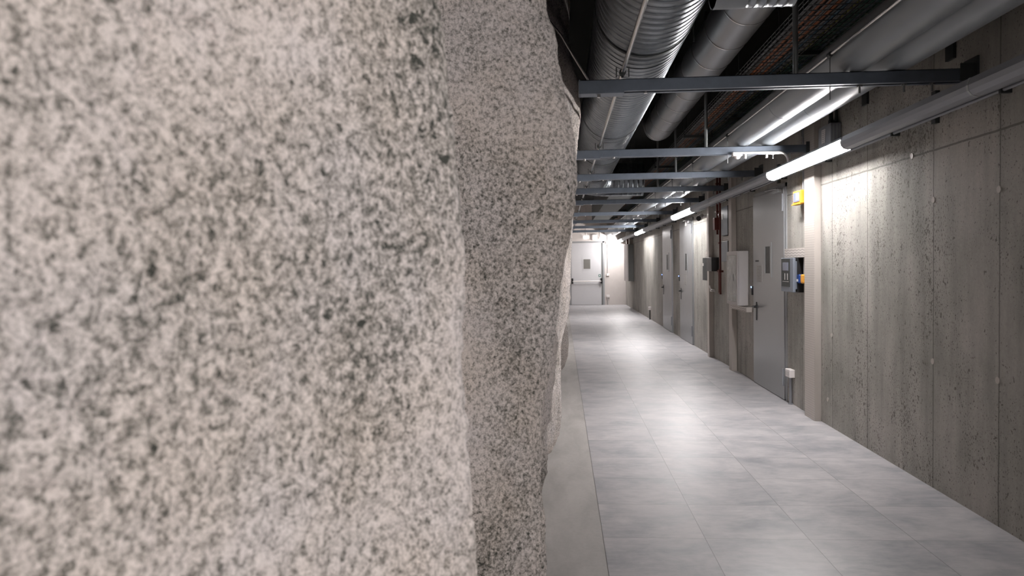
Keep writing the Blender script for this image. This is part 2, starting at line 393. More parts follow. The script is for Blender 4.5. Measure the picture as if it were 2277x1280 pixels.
def build_rock():
    zs = np.concatenate([np.arange(0, 0.3, 0.02), np.arange(0.3, 2.75, 0.0085), np.arange(2.75, CEIL + .03, 0.03)])
    steps = []
    for a, b in zip(CR[:-1], CR[1:]):
        xa = a[1] if not isinstance(a[1], list) else float(interp(1.4, a[1])) + a[2]
        xb = b[1] if not isinstance(b[1], list) else float(interp(1.4, b[1])) + b[2]
        L = math.hypot(b[0] - a[0], xb - xa); ym = a[0]
        res = 0.06 if ym < .5 else 0.006 if ym < 1.4 else 0.04 if ym < 2.2 else 0.008 if ym < 2.8 else 0.03 if ym < 3.2 else 0.012 if ym < 3.6 else 0.03 if ym < 5.2 else 0.018 if ym < 7 else 0.06 if ym < 10.5 else 0.02 if ym < 11.4 else 0.12
        n = max(2, int(L / res)); steps += [(a, b, k / n) for k in range(n)]
    steps.append((CR[-2], CR[-1], 1.0))
    knY = np.array([c[0] for c in CR]); knX = np.array([np.full_like(zs, c[1]) if not isinstance(c[1], list) else interp(zs, c[1]) + c[2] for c in CR])
    U = []
    for a, b, k in steps: U.append(a[3] + k)
    U = np.array(U); i = np.minimum(U.astype(int), len(CR) - 2); f = (U - i)[:, None]
    # monotone-ish Catmull-Rom with half tension
    def at(A, j): return A[np.clip(j, 0, len(CR) - 1)]
    def cr(A):
        A = A if A.ndim == 2 else A[:, None]
        p0, p1, p2, p3 = at(A, i - 1), at(A, i), at(A, i + 1), at(A, i + 2)
        dd = (p2 - p1)
        m1 = 0.3 * (p2 - p0); m2 = 0.3 * (p3 - p1)
        h1 = 2 * f**3 - 3 * f**2 + 1; h2 = -2 * f**3 + 3 * f**2; h3 = f**3 - 2 * f**2 + f; h4 = f**3 - f**2
        return h1 * p1 + h2 * p2 + h3 * m1 + h4 * m2
    X = cr(knX); Yv = cr(knY)
    Yv = np.broadcast_to(Yv, X.shape).copy(); Z = np.broadcast_to(zs[None, :], X.shape).copy()
    P = np.stack([X, Yv, Z], -1)
    du = np.gradient(P, axis=0); dv = np.gradient(P, axis=1); N = np.cross(dv, du); N /= np.linalg.norm(N, axis=-1, keepdims=True) + 1e-9
    N *= 1.0 if N[..., 0].mean() > 0 else -1.0
    L1 = lattice_noise(1); L2 = lattice_noise(2); L3 = lattice_noise(3)
    D = .014 * vnoise(L1, P * 3.1 + 7) + .012 * vnoise(L2, P * 9 + 3) + .008 * vnoise(L3, P * 27) + .0065 * vnoise(L1, P * 62) + .004 * vnoise(L2, P * 120)
    pit = np.clip(vnoise(L3, P * 40 + 11) + vnoise(L2, P * 5 + 1) * .5 - .24, 0, 1); D = D - pit * .05
    P = P + N * D[..., None]
    nu, nv = X.shape
    me = bpy.data.meshes.new('wall_left')
    idx = np.arange(nu * nv).reshape(nu, nv)
    q = np.stack([idx[:-1, :-1], idx[1:, :-1], idx[1:, 1:], idx[:-1, 1:]], -1).reshape(-1, 4)
    me.vertices.add(nu * nv); me.vertices.foreach_set('co', P.reshape(-1).astype(np.float32))
    me.loops.add(q.size); me.loops.foreach_set('vertex_index', q.reshape(-1).astype(np.int32))
    me.polygons.add(len(q)); me.polygons.foreach_set('loop_start', (np.arange(len(q)) * 4).astype(np.int32)); me.polygons.foreach_set('loop_total', np.full(len(q), 4, np.int32))
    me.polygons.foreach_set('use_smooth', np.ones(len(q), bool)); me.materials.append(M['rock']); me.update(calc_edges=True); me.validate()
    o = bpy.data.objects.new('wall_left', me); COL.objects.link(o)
    print('rock verts', nu * nv)
    return tag(o, 'rough pitted sprayed-concrete rock wall bulging beside the corridor', 'wall', kind='structure')
build_rock()

# ------------------------------------------------------------------ lighting rail and luminaires
PROF = [(2.278, 2.578), (2.272, 2.560), (2.276, 2.530), (2.296, 2.506), (2.33, 2.497), (2.362, 2.502), (2.378, 2.52), (2.378, 2.578)]
LENS = [(2.274, 2.574), (2.272, 2.560), (2.276, 2.530), (2.296, 2.506), (2.33, 2.497), (2.346, 2.499), (2.346, 2.574)]
LUMS = [(-1.60, .55), (6.10, 8.25), (13.05, 15.25), (20.55, 22.78), (27.75, 29.43)]
nm = ['outside the view beside the rock wall', 'in front of the near grey door', 'in front of the two far grey doors', 'third lit length along the rail', 'meeting the cream end wall']
for k, (a, b) in enumerate(LUMS):
    t = thing('strip_light', 'glowing white strip light, ' + nm[k], 'light', (2.33, (a + b) / 2, 2.54), 'strip lights in the wall rail')
    MB().prism(LENS, a + .012, b - .012).build('diffuser', M['lamp'], t)
    MB().prism([(2.268, 2.576), (2.348, 2.576), (2.348, 2.4915), (2.353, 2.4915), (2.368, 2.502), (2.382, 2.518), (2.382, 2.600), (2.285, 2.600)], a, b).build('housing', M['rail'], t)
    for y in (a, b - .012):
        MB().prism([(p[0] + (p[0] - 2.33) * .06, p[1] + (p[1] - 2.54) * .06) for p in PROF], y, y + .012).build('end_cap', M['white'], t)
gaps = [(-2.9, -1.60, 'behind the viewer'), (.55, 6.10, 'running toward the viewer above the concrete panels'), (8.25, 13.05, 'between the first and second strip lights in view'), (15.25, 20.55, 'passing the two far doors'), (22.78, 27.75, 'before the end wall')]
for a, b, w in gaps:
    t = thing('lighting_rail', 'unlit grey rounded lighting rail, ' + w, 'rail', (2.33, (a + b) / 2, 2.54), 'unlit lengths of lighting rail')
    P2 = PROF[:-1] + [(2.378, 2.60), (2.285, 2.60)]
    MB().prism(P2, a + .001, b - .001).build('rail_cover', M['rail'], t)
    n = max(1, int((b - a) / 2.3)); jm = MB()
    for q in range(1, n + 1):
        y = a + (b - a) * q / (n + 1)
        jm.prism([(p[0] + (p[0] - 2.33) * .03, p[1] + (p[1] - 2.54) * .03) for p in P2], y, y + .02)
    jm.build('joint_band', M['doorframe'], t, kind='stuff')
# conduit under the rail, on clips
t = thing('wall_conduit', 'thin pale conduit clipped along the concrete wall under the lighting rail', 'pipe', (2.53, 12, 2.555))
MB().tube([(2.53, 1.2, 2.556), (2.53, 10.3, 2.556)], .011).tube([(2.53, 10.5, 2.556), (2.53, 29.4, 2.556)], .011).build('pipe', M['rail'], t)
y = 1.6
while y < 29:
    MB().box((2.51, y, 2.535), (WX, y + .025, 2.577), 0, .004).build('clip', M['dark'], t); y += 1.38
# rail hangers fixed on the wall
for k, y in enumerate([2.2, 5.16, 8.75, 11.2, 16.5, 19.3, 24.2, 26.2]):
    o = MB().box((2.545, y, 2.52), (WX, y + .055, 2.74)).box((2.37, y + .01, 2.60), (2.56, y + .045, 2.612)).build('rail_hanger', M['dark'])
    tag(o, 'small dark angle bracket tying the lighting rail to the concrete wall', 'bracket', 'rail hangers on the concrete wall')

# ------------------------------------------------------------------ cross beams
BY = [4.72, 7.56, 9.53, 11.28, 13.30, 16.35, 19.15, 21.85, 24.5]
ords = ['first', 'second', 'third', 'fourth', 'fifth', 'sixth', 'seventh', 'eighth', 'last']
ZB, ZT = 2.697, 2.772
for k, y in enumerate(BY):
    t = thing('cross_beam', 'galvanised channel beam across the corridor under the ducts, %s in the row%s' % (ords[k], ' from the viewer' if k == 0 else ''), 'beam', (1.35, y, ZB), 'channel beams across the corridor')
    x0 = .135
    MB().box((x0, y, ZB + .004), (WX, y + .004, ZT)).box((x0, y + .092, ZB + .004), (WX, y + .096, ZT)).box((x0, y, ZT - .004), (WX, y + .096, ZT)) \
        .box((x0 + .28, y, ZB), (WX, y + .030, ZB + .004)).box((x0 + .28, y + .062, ZB), (WX, y + .096, ZB + .004)).build('channel', M['beam'], t)
    MB().box((x0 - .004, y - .003, ZB - .012), (x0 + .28, y + .10, ZB + .003)).box((x0 - .008, y - .003, ZB - .012), (x0, y + .1, ZT + .003)).build('end_plate', M['beam'], t)
    MB().tube([(x0 + .12, y + .03, ZB - .012), (x0 + .12, y + .03, ZB - .032)], .012, 6).build('bolt', M['chrome'], t)
    MB().tube([(x0 + .42, y + .045, ZB - .01), (x0 + .42, y + .045, ZB)], .014, 6).build('bolt', M['chrome'], t)
    for xb in (1.86, 2.13, 2.30):
        MB().tube([(xb + .03, y + .046, ZB - .05), (xb + .03, y + .046, ZB + .01)], .007, 8).tube([(xb + .03, y + .046, ZB - .01), (xb + .03, y + .046, ZB)], .017, 6).build('bolt', M['rod'], t)
    MB().box((WX - .012, y - .03, ZB - .03), (WX, y + .126, ZT + .07)).box((WX - .1, y - .008, ZB - .004), (WX - .01, y - .001, ZT + .03)).build('wall_plate', M['dark'], t)
    # slanting tie up to the rock
    o = MB().tube([(x0 + .055, y + .02, ZT), (x0 - .005, y + .02, ZT + .10), (x0 - .12, y + .02, ZT + .30), (x0 - .34, y + .02, ZT + .58)], .0065, 8).build('tie_rod', M['chrome'])
    tag(o, 'shiny steel tie rod slanting from the rock wall to the %s cross beam' % ords[k], 'rod', 'tie rods at the beam ends')
    if k in (0, 1, 2, 3):
        o = MB().tube([(1.49, y + .03, ZT - .002), (1.49, y + .03, CEIL)], .017, 12).build('hanger_rod', M['rod'])
        tag(o, 'dark upright steel rod hanging the %s cross beam from the ceiling' % ords[k], 'rod', 'upright hanger rods')

# presence lamp and conduit on the second beam
y = BY[1]
t = thing('beam_lamp', 'small white domed lamp with curved conduit on the second cross beam', 'lamp', (1.78, y - .03, 2.70))
MB().box((1.735, y - .07, 2.665), (1.83, y - .004, 2.705), 0, .006).build('base', M['white'], t)
MB().ball((1.785, y - .04, 2.667), .032, half=1).build('dome', M['white'], t)
MB().tube([(1.83, y - .022, 2.70), (2.20, y - .022, 2.70)] + [(2.20 + .09 * math.sin(a), y - .022, 2.70 - .09 + .09 * math.cos(a)) for a in [PI / 2 * q / 8 for q in range(1, 9)]] + [(2.29, y - .022, 2.60)], .0115).build('conduit', M['white'], t)
for x in (1.86, 2.07):
    MB().box((x, y - .04, 2.648), (x + .018, y - .006, 2.686)).build('clip', M['white'], t)

# ------------------------------------------------------------------ ducts
def spiral(path, R, pitch, seg=56):
    """tube with raised seams at a steady pitch along a path of (centre) points"""
    pts = [Vector(p) for p in path]; L = [0]
    for a, b in zip(pts[:-1], pts[1:]): L.append(L[-1] + (b - a).length)
    tot = L[-1]; P = []; rr = []
    prof = [(0, 0), (.02, 0.0), (.045, .0038), (.075, .0038), (.10, 0.0), (.55, 0.0)]
    k = 0
    def at(s):
        for i in range(len(L) - 1):
            if s <= L[i + 1] + 1e-9: return pts[i].lerp(pts[i + 1], (s - L[i]) / (L[i + 1] - L[i] + 1e-12))
        return pts[-1]
    while k * pitch < tot:
        for f, h in prof:
            s = k * pitch + f * pitch
            if s < tot: P.append(at(s)); rr.append(R + h)
        k += 1
    mb = MB(); mb.tube(P, R, seg, 0, True, rr)
    return mb
DX, DZ, DR = 0.525, 3.139, 0.300
def arc(c, r, a0, a1, n, f): return [f(c, r, a0 + (a1 - a0) * q / n) for q in range(n + 1)]
t = thing('spiral_duct', 'large ribbed galvanised air duct running above the beams beside the rock wall', 'duct', (DX, 8, DZ))
yb = 12.9; rb = .5
elb = [(DX + rb - rb * math.cos(a), yb + rb * math.sin(a), DZ) for a in [PI / 2 * q / 6 for q in range(0, 7)]]
mb = spiral([(DX, 1.0, DZ), (DX, yb - .02, DZ)], DR, .085); mb.build('straight_run', M['duct'], t)
MB().tube(elb, DR, 48, 0, False).build('elbow', M['duct'], t)
spiral([(DX + rb, yb + rb, DZ), (1.52, yb + rb, DZ)], DR, .085).build('side_run', M['duct'], t)
for yy in (3.35, 4.45, 7.3, 9.2, 11.0):
    MB().tube([(DX, yy, DZ), (DX, yy + .012, DZ), (DX, yy + .03, DZ)], DR + .006, 56, 0, True).build('joint_collar', M['dark'], t)
for q in range(1, 6):
    p = Vector(elb[q]); d = (Vector(elb[min(q + 1, 6)]) - Vector(elb[q - 1])).normalized() * .006
    MB().tube([p - d, p + d], DR + .006, 48).build('elbow_seam', M['duct'], t)
# shiny sprinkler pipe under the big duct
t = thing('slim_pipe', 'slim shiny pipe clamped along the underside of the big ribbed duct', 'pipe', (.402, 10, 2.80))
MB().tube([(.402, 1.0, 2.803), (.402, 27, 2.803)], .0125, 12).build('tube', M['chrome'], t)
for y in [2.9] + [b for b in BY]:
    MB().tube([(.402, y - .05, 2.803), (.402, y - .02, 2.803)], .022, 12).box((.36, y - .045, 2.775), (.366, y - .03, 2.835)).box((.438, y - .045, 2.775), (.444, y - .03, 2.835)) \
        .tube([(.402, y - .035, 2.772), (.402, y - .035, 2.80)], .008, 8).build('clamp', M['dark'], t)
# smooth insulated duct
EX, EZ, ER = 1.285, 3.372, .180
t = thing('smooth_duct', 'smooth silvery foil-clad duct with thin bands beside the ribbed duct', 'duct', (EX, 6, EZ))
MB().tube([(EX, 1.2, EZ), (EX, 9.6, EZ)] + [(EX, 9.6 + .35 * math.sin(a), EZ + .35 - .35 * math.cos(a)) for a in [PI / 2 * q / 6 for q in range(1, 7)]] + [(EX, 9.95, CEIL)], ER, 40).build('duct_shell', M['foil'], t)
y = 1.7
while y < 9.6:
    MB().tube([(EX, y, EZ), (EX, y + .012, EZ)], ER + .004, 40).build('band', M['chrome'], t); y += .56
for yy in (3.0, 6.0, 8.9):
    MB().tube([(EX - ER - .02, yy, EZ), (EX - ER - .02, yy, CEIL)], .006, 8).build('hanger', M['rod'], t)
# branch crossing near the top of the view
t = thing('branch_duct', 'short pale ribbed duct crossing between the two ducts above the nearest beam', 'duct', (.9, 3.85, 3.09))
spiral([(.80, 3.85, 3.045), (1.225, 3.85, 3.045)], .142, .05, 40).build('branch_shell', M['duct'], t)
MB().tube([(.80, 3.85, 3.045), (.96, 3.85, 3.045)], .146, 40).build('painted_highlight', M['jacket'], t)  # paler band around the branch, a bright highlight put in as colour
# dark rectangular duct further back
o = MB().box((.98, 15.0, 2.98), (1.48, 23.0, 3.5), 0, .01).tube([(1.0, 15.3, 3.4), (1.0, 15.3, CEIL)], .008, 8).tube([(1.46, 15.3, 3.4), (1.46, 15.3, CEIL)], .008, 8).tube([(1.0, 22.5, 3.4), (1.0, 22.5, CEIL)], .008, 8).tube([(1.46, 22.5, 3.4), (1.46, 22.5, CEIL)], .008, 8).build('rectangular_duct', M['dark']); tag(o, 'dark rectangular duct hanging beyond the ribbed duct bend', 'duct')

# ------------------------------------------------------------------ insulated pipes
for x, r, lab in ((1.86, .131, 'grey insulated pipe resting on the beams, the one beside the shiny conduit'), (2.125, .1265, 'grey insulated pipe resting on the beams, the one next to the concrete wall')):
    zc = ZT + r + .003
    t = thing('insulated_pipe', lab, 'pipe', (x, 14, zc), 'twin insulated pipes')
    MB().tube([(x, .8, zc), (x, 29.4, zc)], r, 48).build('jacket', M['jacket'], t)
    for y in [1.9, 6.2, 8.6, 10.4, 12.4, 14.9, 17.8, 20.5, 23.2]:
        MB().tube([(x, y, zc), (x, y + .05, zc)], r + .0016, 48).build('jacket_seam', M['jacket'], t)
t = thing('steel_conduit', 'thin bright steel conduit hung beside the insulated pipes', 'pipe', (1.715, 14, 2.893))
MB().tube([(1.708, .8, 2.893), (1.708, 28, 2.893)], .0085, 10).build('tube', M['chrome'], t)
for y in [3.7] + [b + .045 for b in BY]:
    MB().tube([(1.708, y - .02, 2.893), (1.708, y + .02, 2.893)], .0165, 12).build('clamp', M['dark'], t)
    if y > 4: MB().tube([(1.708, y, 2.88), (1.708, y, 2.61)], .0035, 8).build('drop_rod', M['rod'], t)

# ------------------------------------------------------------------ cable trays
def tray(x0, x1, z, lab):
    t = thing('cable_tray', lab, 'cable tray', ((x0 + x1) / 2, 14, z), 'wire mesh cable trays')
    mb = MB(); n = 6
    for q in range(n + 1):
        x = x0 + (x1 - x0) * q / n; mb.tube([(x, 1.0, z), (x, 27, z)], .003, 6)
    for x in (x0, x1):
        for h in (.03, .06): mb.tube([(x, 1.0, z + h), (x, 27, z + h)], .003, 6)
    y = 1.0
    while y < 27:
        mb.box((x0 - .002, y, z - .006), (x1 + .002, y + .005, z - .001)); mb.box((x0 - .004, y, z - .006), (x0, y + .005, z + .06)); mb.box((x1, y, z - .006), (x1 + .004, y + .005, z + .06)); y += .10
    mb.build('wire_mesh', M['wire'], t)
    for y in (3.4, 6.4, 9.2, 12.0, 15.2, 18.2, 21.2, 24.4):
        MB().box((x0 - .03, y, z - .04), (x1 + .03, y + .04, z - .007)).tube([(x0 - .02, y + .02, z - .03), (x0 - .02, y + .02, CEIL)], .005, 6).tube([(x1 + .02, y + .02, z - .03), (x1 + .02, y + .02, CEIL)], .005, 6).build('bracket', M['dark'], t)
tray(1.56, 1.86, 3.19, 'wire mesh cable tray with orange cables above the conduit')
tray(2.07, 2.33, 3.39, 'wire mesh cable tray with green cables close to the concrete wall')
def cable(x, z, r, mat, lab, grp):
    pts = []; y = 1.0; ph = random.random() * 6
    while y <= 26.9:
        pts.append((x + .004 * math.sin(y * 1.3 + ph), y, z + .003 * math.sin(y * 2.1 + ph))); y += .35
    tag(MB().tube(pts, r, 8).build('cable', mat), lab, 'cable', grp)
for q, mt in enumerate(['greycab', 'greycab', 'orange', 'orange', 'greycab', 'orange', 'greycab', 'teal', 'greycab']):
    lab = {'orange': 'orange cable lying in the wire tray above the bright conduit', 'greycab': 'grey cable lying in the wire tray among the orange ones', 'teal': 'dark blue cable at the edge of the tray with orange cables'}[mt]
    cable(1.583 + q * .0322, 3.19 + .017, .0105, M[mt], lab, {'orange': 'orange cables in the tray', 'greycab': 'grey cables in the tray', 'teal': None}[mt])
for q, mt in enumerate(['lime', 'green', 'green', 'teal', 'green', 'green']):
    lab = {'lime': 'yellow-green cable along the edge of the tray near the wall', 'green': 'dark green cable in the tray near the concrete wall', 'teal': 'blue cable between the green cables near the wall'}[mt]
    cable(2.10 + q * .041, 3.39 + .018, .0135, M[mt], lab, 'green cables in the tray' if mt == 'green' else None)

# ------------------------------------------------------------------ right wall fittings
def vtrunk(y0, y1, d, z0, z1, lab):
    t = thing('cable_trunking', lab, 'cable trunking', (WX, y0, z0), 'upright cream trunking')
    MB().box((WX - d, y0, z0 + .001), (WX - .001, y1, z1)).build('duct_body', M['cream'], t)
    MB().box((WX - d - .004, y0 + .004, z0), (WX - d + .001, y1 - .004, z1)).build('slotted_lid', M['creamslot'], t)
    return t
vtrunk(7.43, 7.73, .062, 0, 4.1, 'broad cream plastic cable trunking rising from the floor')
vtrunk(10.93, 11.12, .068, 0, 4.1, 'slim cream trunking rising behind the glass fronted cabinet')
vtrunk(12.55, 12.70, .075, 0, 4.1, 'slim shaded trunking rising beside the red pipes')
def hstrip(y0, y1, z0, z1, d, lab):
    t = thing('slotted_trunking', lab, 'cable trunking', (WX, y0, z0), 'short slotted trunking')
    MB().box((WX - d, y0, z0), (WX, y1, z1)).build('duct_body', M['cream'], t)
    MB().box((WX - d - .003, y0 + .02, z0 + .004), (WX - d + .001, y1 - .006, z1 - .004)).build('slotted_lid', M['wave'], t)
hstrip(7.73, 8.43, 1.640, 1.742, .055, 'cream trunking with wavy slots above the door entry terminal')
hstrip(10.02, 10.93, .925, .99, .085, 'cream trunking with wavy slots under the glass fronted cabinet')
hstrip(12.70, 13.05, 1.70, 1.80, .03, 'small cream slotted trunking above the dark narrow box')
hstrip(11.15, 11.62, 1.935, 2.0, .04, 'small cream slotted trunking between the two blue-grey boxes')

# grey junction box with white label above the first strip light
t = thing('junction_box', 'grey enclosure with a white type label above the strip light', 'box', (WX, 6.9, 2.62))
MB().box((2.478, 6.90, 2.62), (WX, 7.22, 2.865), 0, .006).build('enclosure', M['rail'], t)
for a in (6.93, 6.99, 7.05): MB().box((2.50 + (a - 6.93) * .5, 6.894, 2.63), (2.508 + (a - 6.93) * .5, 6.90, 2.85)).build('rib', M['doorframe'], t)
MB().box((2.474, 7.03, 2.70), (2.478, 7.12, 2.83)).build('type_label', M['tag'], t)
for a in (2.505, 2.545): MB().tube([(a, 6.99, 2.865), (a, 6.99, 2.90)], .016, 12).build('cable_gland', M['dark'], t)
MB().tube([(2.525, 7.02, 2.88), (2.525, 7.02, 4.1)], .02, 8).tube([(2.55, 6.96, 2.88), (2.55, 6.96, 4.1)], .015, 8).build('riser', M['dark'], t)
# yellow alarm box and its conduit
t = thing('alarm_box', 'yellow wall box with a pale printed label hanging below the strip light', 'box', (WX, 7.9, 2.2))
MB().box((2.495, 7.80, 2.205), (WX, 8.05, 2.345), 0, .008).build('housing', M['yellow'], t)
MB().box((2.490, 7.83, 2.228), (2.496, 8.02, 2.325)).build('printed_label', M['screen'], t)
MB().box((2.489, 7.84, 2.245), (2.4915, 7.93, 2.315)).build('white_patch', M['white'], t)
MB().box((2.475, 7.82, 2.198), (2.54, 8.04, 2.208)).build('sounder_lip', M['yellow'], t)
o = MB().tube([(2.545, 7.86, 2.345), (2.545, 7.86, 4.1)], .011, 12).build('drop_conduit', M['rail']); tag(o, 'thin grey conduit dropping to the yellow wall box', 'pipe')
o = MB().tube([(2.55, 7.70 + .14, 1.46), (2.55, 7.84, 1.64)], .014, 12).build('drop_conduit', M['rail']); tag(o, 'short grey conduit above the blue and yellow sockets', 'pipe')
# entry terminal
t = thing('entry_terminal', 'grey door entry terminal with a dark display panel on a black backing', 'terminal', (WX, 8.0, 1.27))
MB().box((2.512, 7.955, 1.268), (WX, 8.36, 1.638)).build('backing', M['black'], t)
MB().box((2.49, 7.975, 1.30), (2.514, 8.34, 1.60), 0, .006).build('rear_cover', M['steelgrey'], t)
MB().box((2.462, 7.95, 1.268), (2.492, 8.37, 1.638), 0, .006).build('front_cover', M['steelgrey'], t)
f = MB().box((2.459, 8.05, 1.325), (2.463, 8.345, 1.63)).build('dark_panel', M['dark'], t)
MB().box((2.457, 8.10, 1.50), (2.4595, 8.30, 1.59)).build('display', M['screen'], t)
for zz, yy in ((1.47, 8.12), (1.47, 8.21)): MB().box((2.457, yy, zz - .07), (2.4595, yy + .02, zz)).build('lettering', M['cab'], t)
MB().box((2.457, 8.09, 1.378), (2.4595, 8.30, 1.383)).build('line', M['cab'], t)
# sockets
for nme, mt, ya, lab in (('wall_socket', 'blue', 7.90, 'small blue socket with white marks below the short conduit'), ('wall_socket', 'yellow', 7.735, 'small yellow socket tucked against the broad trunking')):
    t = thing(nme, lab, 'socket', (WX, ya, 1.36))
    MB().box((2.51, ya, 1.365), (WX, ya + .13, 1.462), 0, .014).build('housing', M[mt], t)
    MB().box((2.5065, ya + .035, 1.385), (2.511, ya + .09, 1.41)).build('cover_mark', M['white'] if mt == 'blue' else M['yellow'], t)

# floor sockets on stems
def stemsock(y, z, w, stem, lab):
    t = thing('socket_post', lab, 'socket', (WX, y, 0), 'white sockets on stems')
    MB().box((2.515, y - w / 2, z - .045), (WX, y + w / 2, z + .045), 0, .006).build('socket_box', M['white'], t)
    MB().box((2.512, y - .05, z - .025), (2.516, y - .01, z + .02)).box((2.512, y + .015, z - .025), (2.516, y + .05, z + .02)).build('outlet', M['cab'], t)
    MB().tube([(2.55, y, 0), (2.55, y, z - .045)], .016, 12).tube([(2.55, y, 0), (2.55, y, .012)], .028, 12).build('stem', stem, t)
stemsock(8.33, .35, .16, M['rail'], 'white double socket on a short pipe stem at the near door')
stemsock(21.35, .32, .14, M['dark'], 'white socket on a dark stem beyond the far doors')

# ------------------------------------------------------------------ doors on the right wall
def side_door(n, y0, y1, zt, win, notice, lab, closer=True):
    t = thing('door_%d' % n, lab, 'door', (WX, y0, 0), None, 'structure')
    MB().box((WX - .012, y0, 0), (WX, y0 + .045, zt)).box((WX - .012, y1 - .03, 0), (WX, y1, zt)).box((WX - .012, y0, zt - .045), (WX, y1, zt)).build('door_frame', M['doorframe'], t)
    MB().box((WX - .026, y0 + .05, .008), (WX - .002, y1 - .005, zt - .05), 0, .002).build('door_leaf', M['door'], t)
    MB().box((WX - .02, y0 + .05, 0), (WX - .004, y1 - .005, .01)).build('door_seal', M['black'], t)
    wy0, wy1, wz0, wz1 = win
    MB().box((WX - .034, wy0 - .05, wz0 - .05), (WX - .025, wy1 + .05, wz0)).box((WX - .034, wy0 - .05, wz1), (WX - .025, wy1 + .05, wz1 + .05)) \
        .box((WX - .034, wy0 - .05, wz0), (WX - .025, wy0, wz1)).box((WX - .034, wy1, wz0), (WX - .025, wy1 + .05, wz1)).build('glazing_bead', M['door'], t)
    MB().box((WX - .029, wy0, wz0), (WX - .024, wy1, wz1)).build('window_pane', M['glassdark'], t)
    hy = y1 - .17
    h = MB().box((WX - .034, hy - .02, .84), (WX - .024, hy + .02, 1.08), 0, .004).build('handle_plate', M['black'], t)
    MB().tube([(WX - .03, hy, 1.02), (WX - .075, hy, 1.02), (WX - .082, hy - .012, 1.02), (WX - .082, hy - .13, 1.02)], .013, 10).tube([(WX - .026, hy, 1.02), (WX - .045, hy, 1.02)], .019, 12).build('lever', M['black'], h)
    for z in (.17, zt - .32):
        MB().tube([(WX - .036, y0 + .055, z), (WX - .036, y0 + .055, z + .2)], .012, 12).build('hinge', M['rail'], t)
    if closer:
        c = MB().box((WX - .07, y0 + .12, zt - .10), (WX - .027, y0 + .34, zt - .055), 0, .005).build('door_closer', M['doorframe'], t)
        MB().tube([(WX - .06, y0 + .2, zt - .05), (WX - .12, y0 + .48, zt - .05), (WX - .03, y0 + .72, zt - .03)], .007, 8).build('closer_arm', M['doorframe'], c)
    if notice:
        MB().box((WX - .028, *[notice[0]], notice[2]), (WX - .025, notice[1], notice[3])).build('notice', M['paper'], t)
    return t
d = side_door(2, 8.51, 9.90, 2.50, (9.09, 9.30, 1.46, 1.79), (9.46, 9.73, 1.345, 1.56), 'tall satin grey steel door nearest in the concrete wall, with slot window and paper notice')
MB().box((WX - .028, 9.62, 1.605), (WX - .025, 9.78, 1.625)).build('name_plate', M['dark'], d)
side_door(3, 14.40, 15.93, 2.50, (15.0, 15.22, 1.46, 1.80), (15.05, 15.35, 1.16, 1.38), 'middle satin grey steel door with slot window, beside the white surveillance camera')
side_door(4, 17.05, 18.60, 2.50, (17.55, 17.85, 1.46, 1.82), None, 'farthest of the three satin grey steel doors along the concrete wall', False)
# card readers
def reader(y, z, lab, blue=True):
    t = thing('card_reader', lab, 'card reader', (WX, y, z), 'card readers beside the doors')
    MB().box((WX - .028, y, z - .075), (WX, y + .05, z + .045), 0, .006).build('body', M['black'], t)
    MB().box((WX - .031, y + .008, z + .022), (WX - .027, y + .042, z + .040)).build('status_light', M['led'] if blue else M['ledw'], t)
reader(9.965, 1.235, 'black card reader with a blue light by the near grey door')
reader(4.075, 1.235, 'black card reader with a blue light on the bare concrete at the frame edge')
reader(16.02, 1.30, 'black card reader beside the middle grey door')
reader(18.68, 1.30, 'black card reader beside the farthest grey door')

# ------------------------------------------------------------------ glass fronted cabinet and boxes
t = thing('wall_cabinet', 'pale grey deep wall cabinet with a glazed front next to the near door', 'cabinet', (WX, 10.24, 1.0))
MB().box((2.44, 10.245, 1.0), (WX, 10.90, 1.76), 0, .008).build('cabinet_body', M['cab'], t)
dr = MB().box((2.425, 10.25, 1.004), (2.4385, 10.90, 1.756)).build('glazed_door', M['cab'], t)
MB().box((2.422, 10.33, 1.05), (2.4252, 10.84, 1.70)).build('door_glass', M['display'], dr)
MB().box((2.420, 10.45, 1.34), (2.4222, 10.50, 1.44)).build('lock_panel', M['dark'], dr)
t = thing('control_box', 'blue-grey enclosure high on the wall above the glazed cabinet', 'box', (WX, 11.3, 2.02))
MB().box((2.50, 11.16, 2.02), (WX, 11.60, 2.46), 0, .004).build('enclosure', M['bluegrey'], t)
MB().box((2.50, 11.155, 2.02), (WX, 11.162, 2.46)).build('dark_side', M['black'], t)
MB().box((2.497, 11.48, 2.27), (2.5005, 11.55, 2.35)).build('sticker', M['white'], t)
t = thing('control_box', 'blue-grey enclosure just over the glazed cabinet top', 'box', (WX, 11.3, 1.7))
MB().box((2.50, 11.16, 1.62), (WX, 11.60, 1.93), 0, .004).build('enclosure', M['bluegrey'], t)
MB().box((2.50, 11.155, 1.62), (WX, 11.162, 1.93)).build('dark_side', M['black'], t)
t = thing('black_box', 'deep black box mounted across the shaded trunking', 'box', (WX, 11.95, 1.46))
MB().box((2.455, 12.13, 1.465), (WX, 12.545, 1.69), 0, .004).build('enclosure', M['black'], t)
t = thing('narrow_box', 'narrow dark grey box with a white sticker past the shaded trunking', 'box', (WX, 12.8, 1.29))
MB().box((2.50, 12.72, 1.30), (WX, 13.12, 1.695), 0, .004).build('enclosure', M['dark'], t)
MB().box((2.497, 13.02, 1.55), (2.5005, 13.09, 1.60)).build('sticker', M['white'], t)
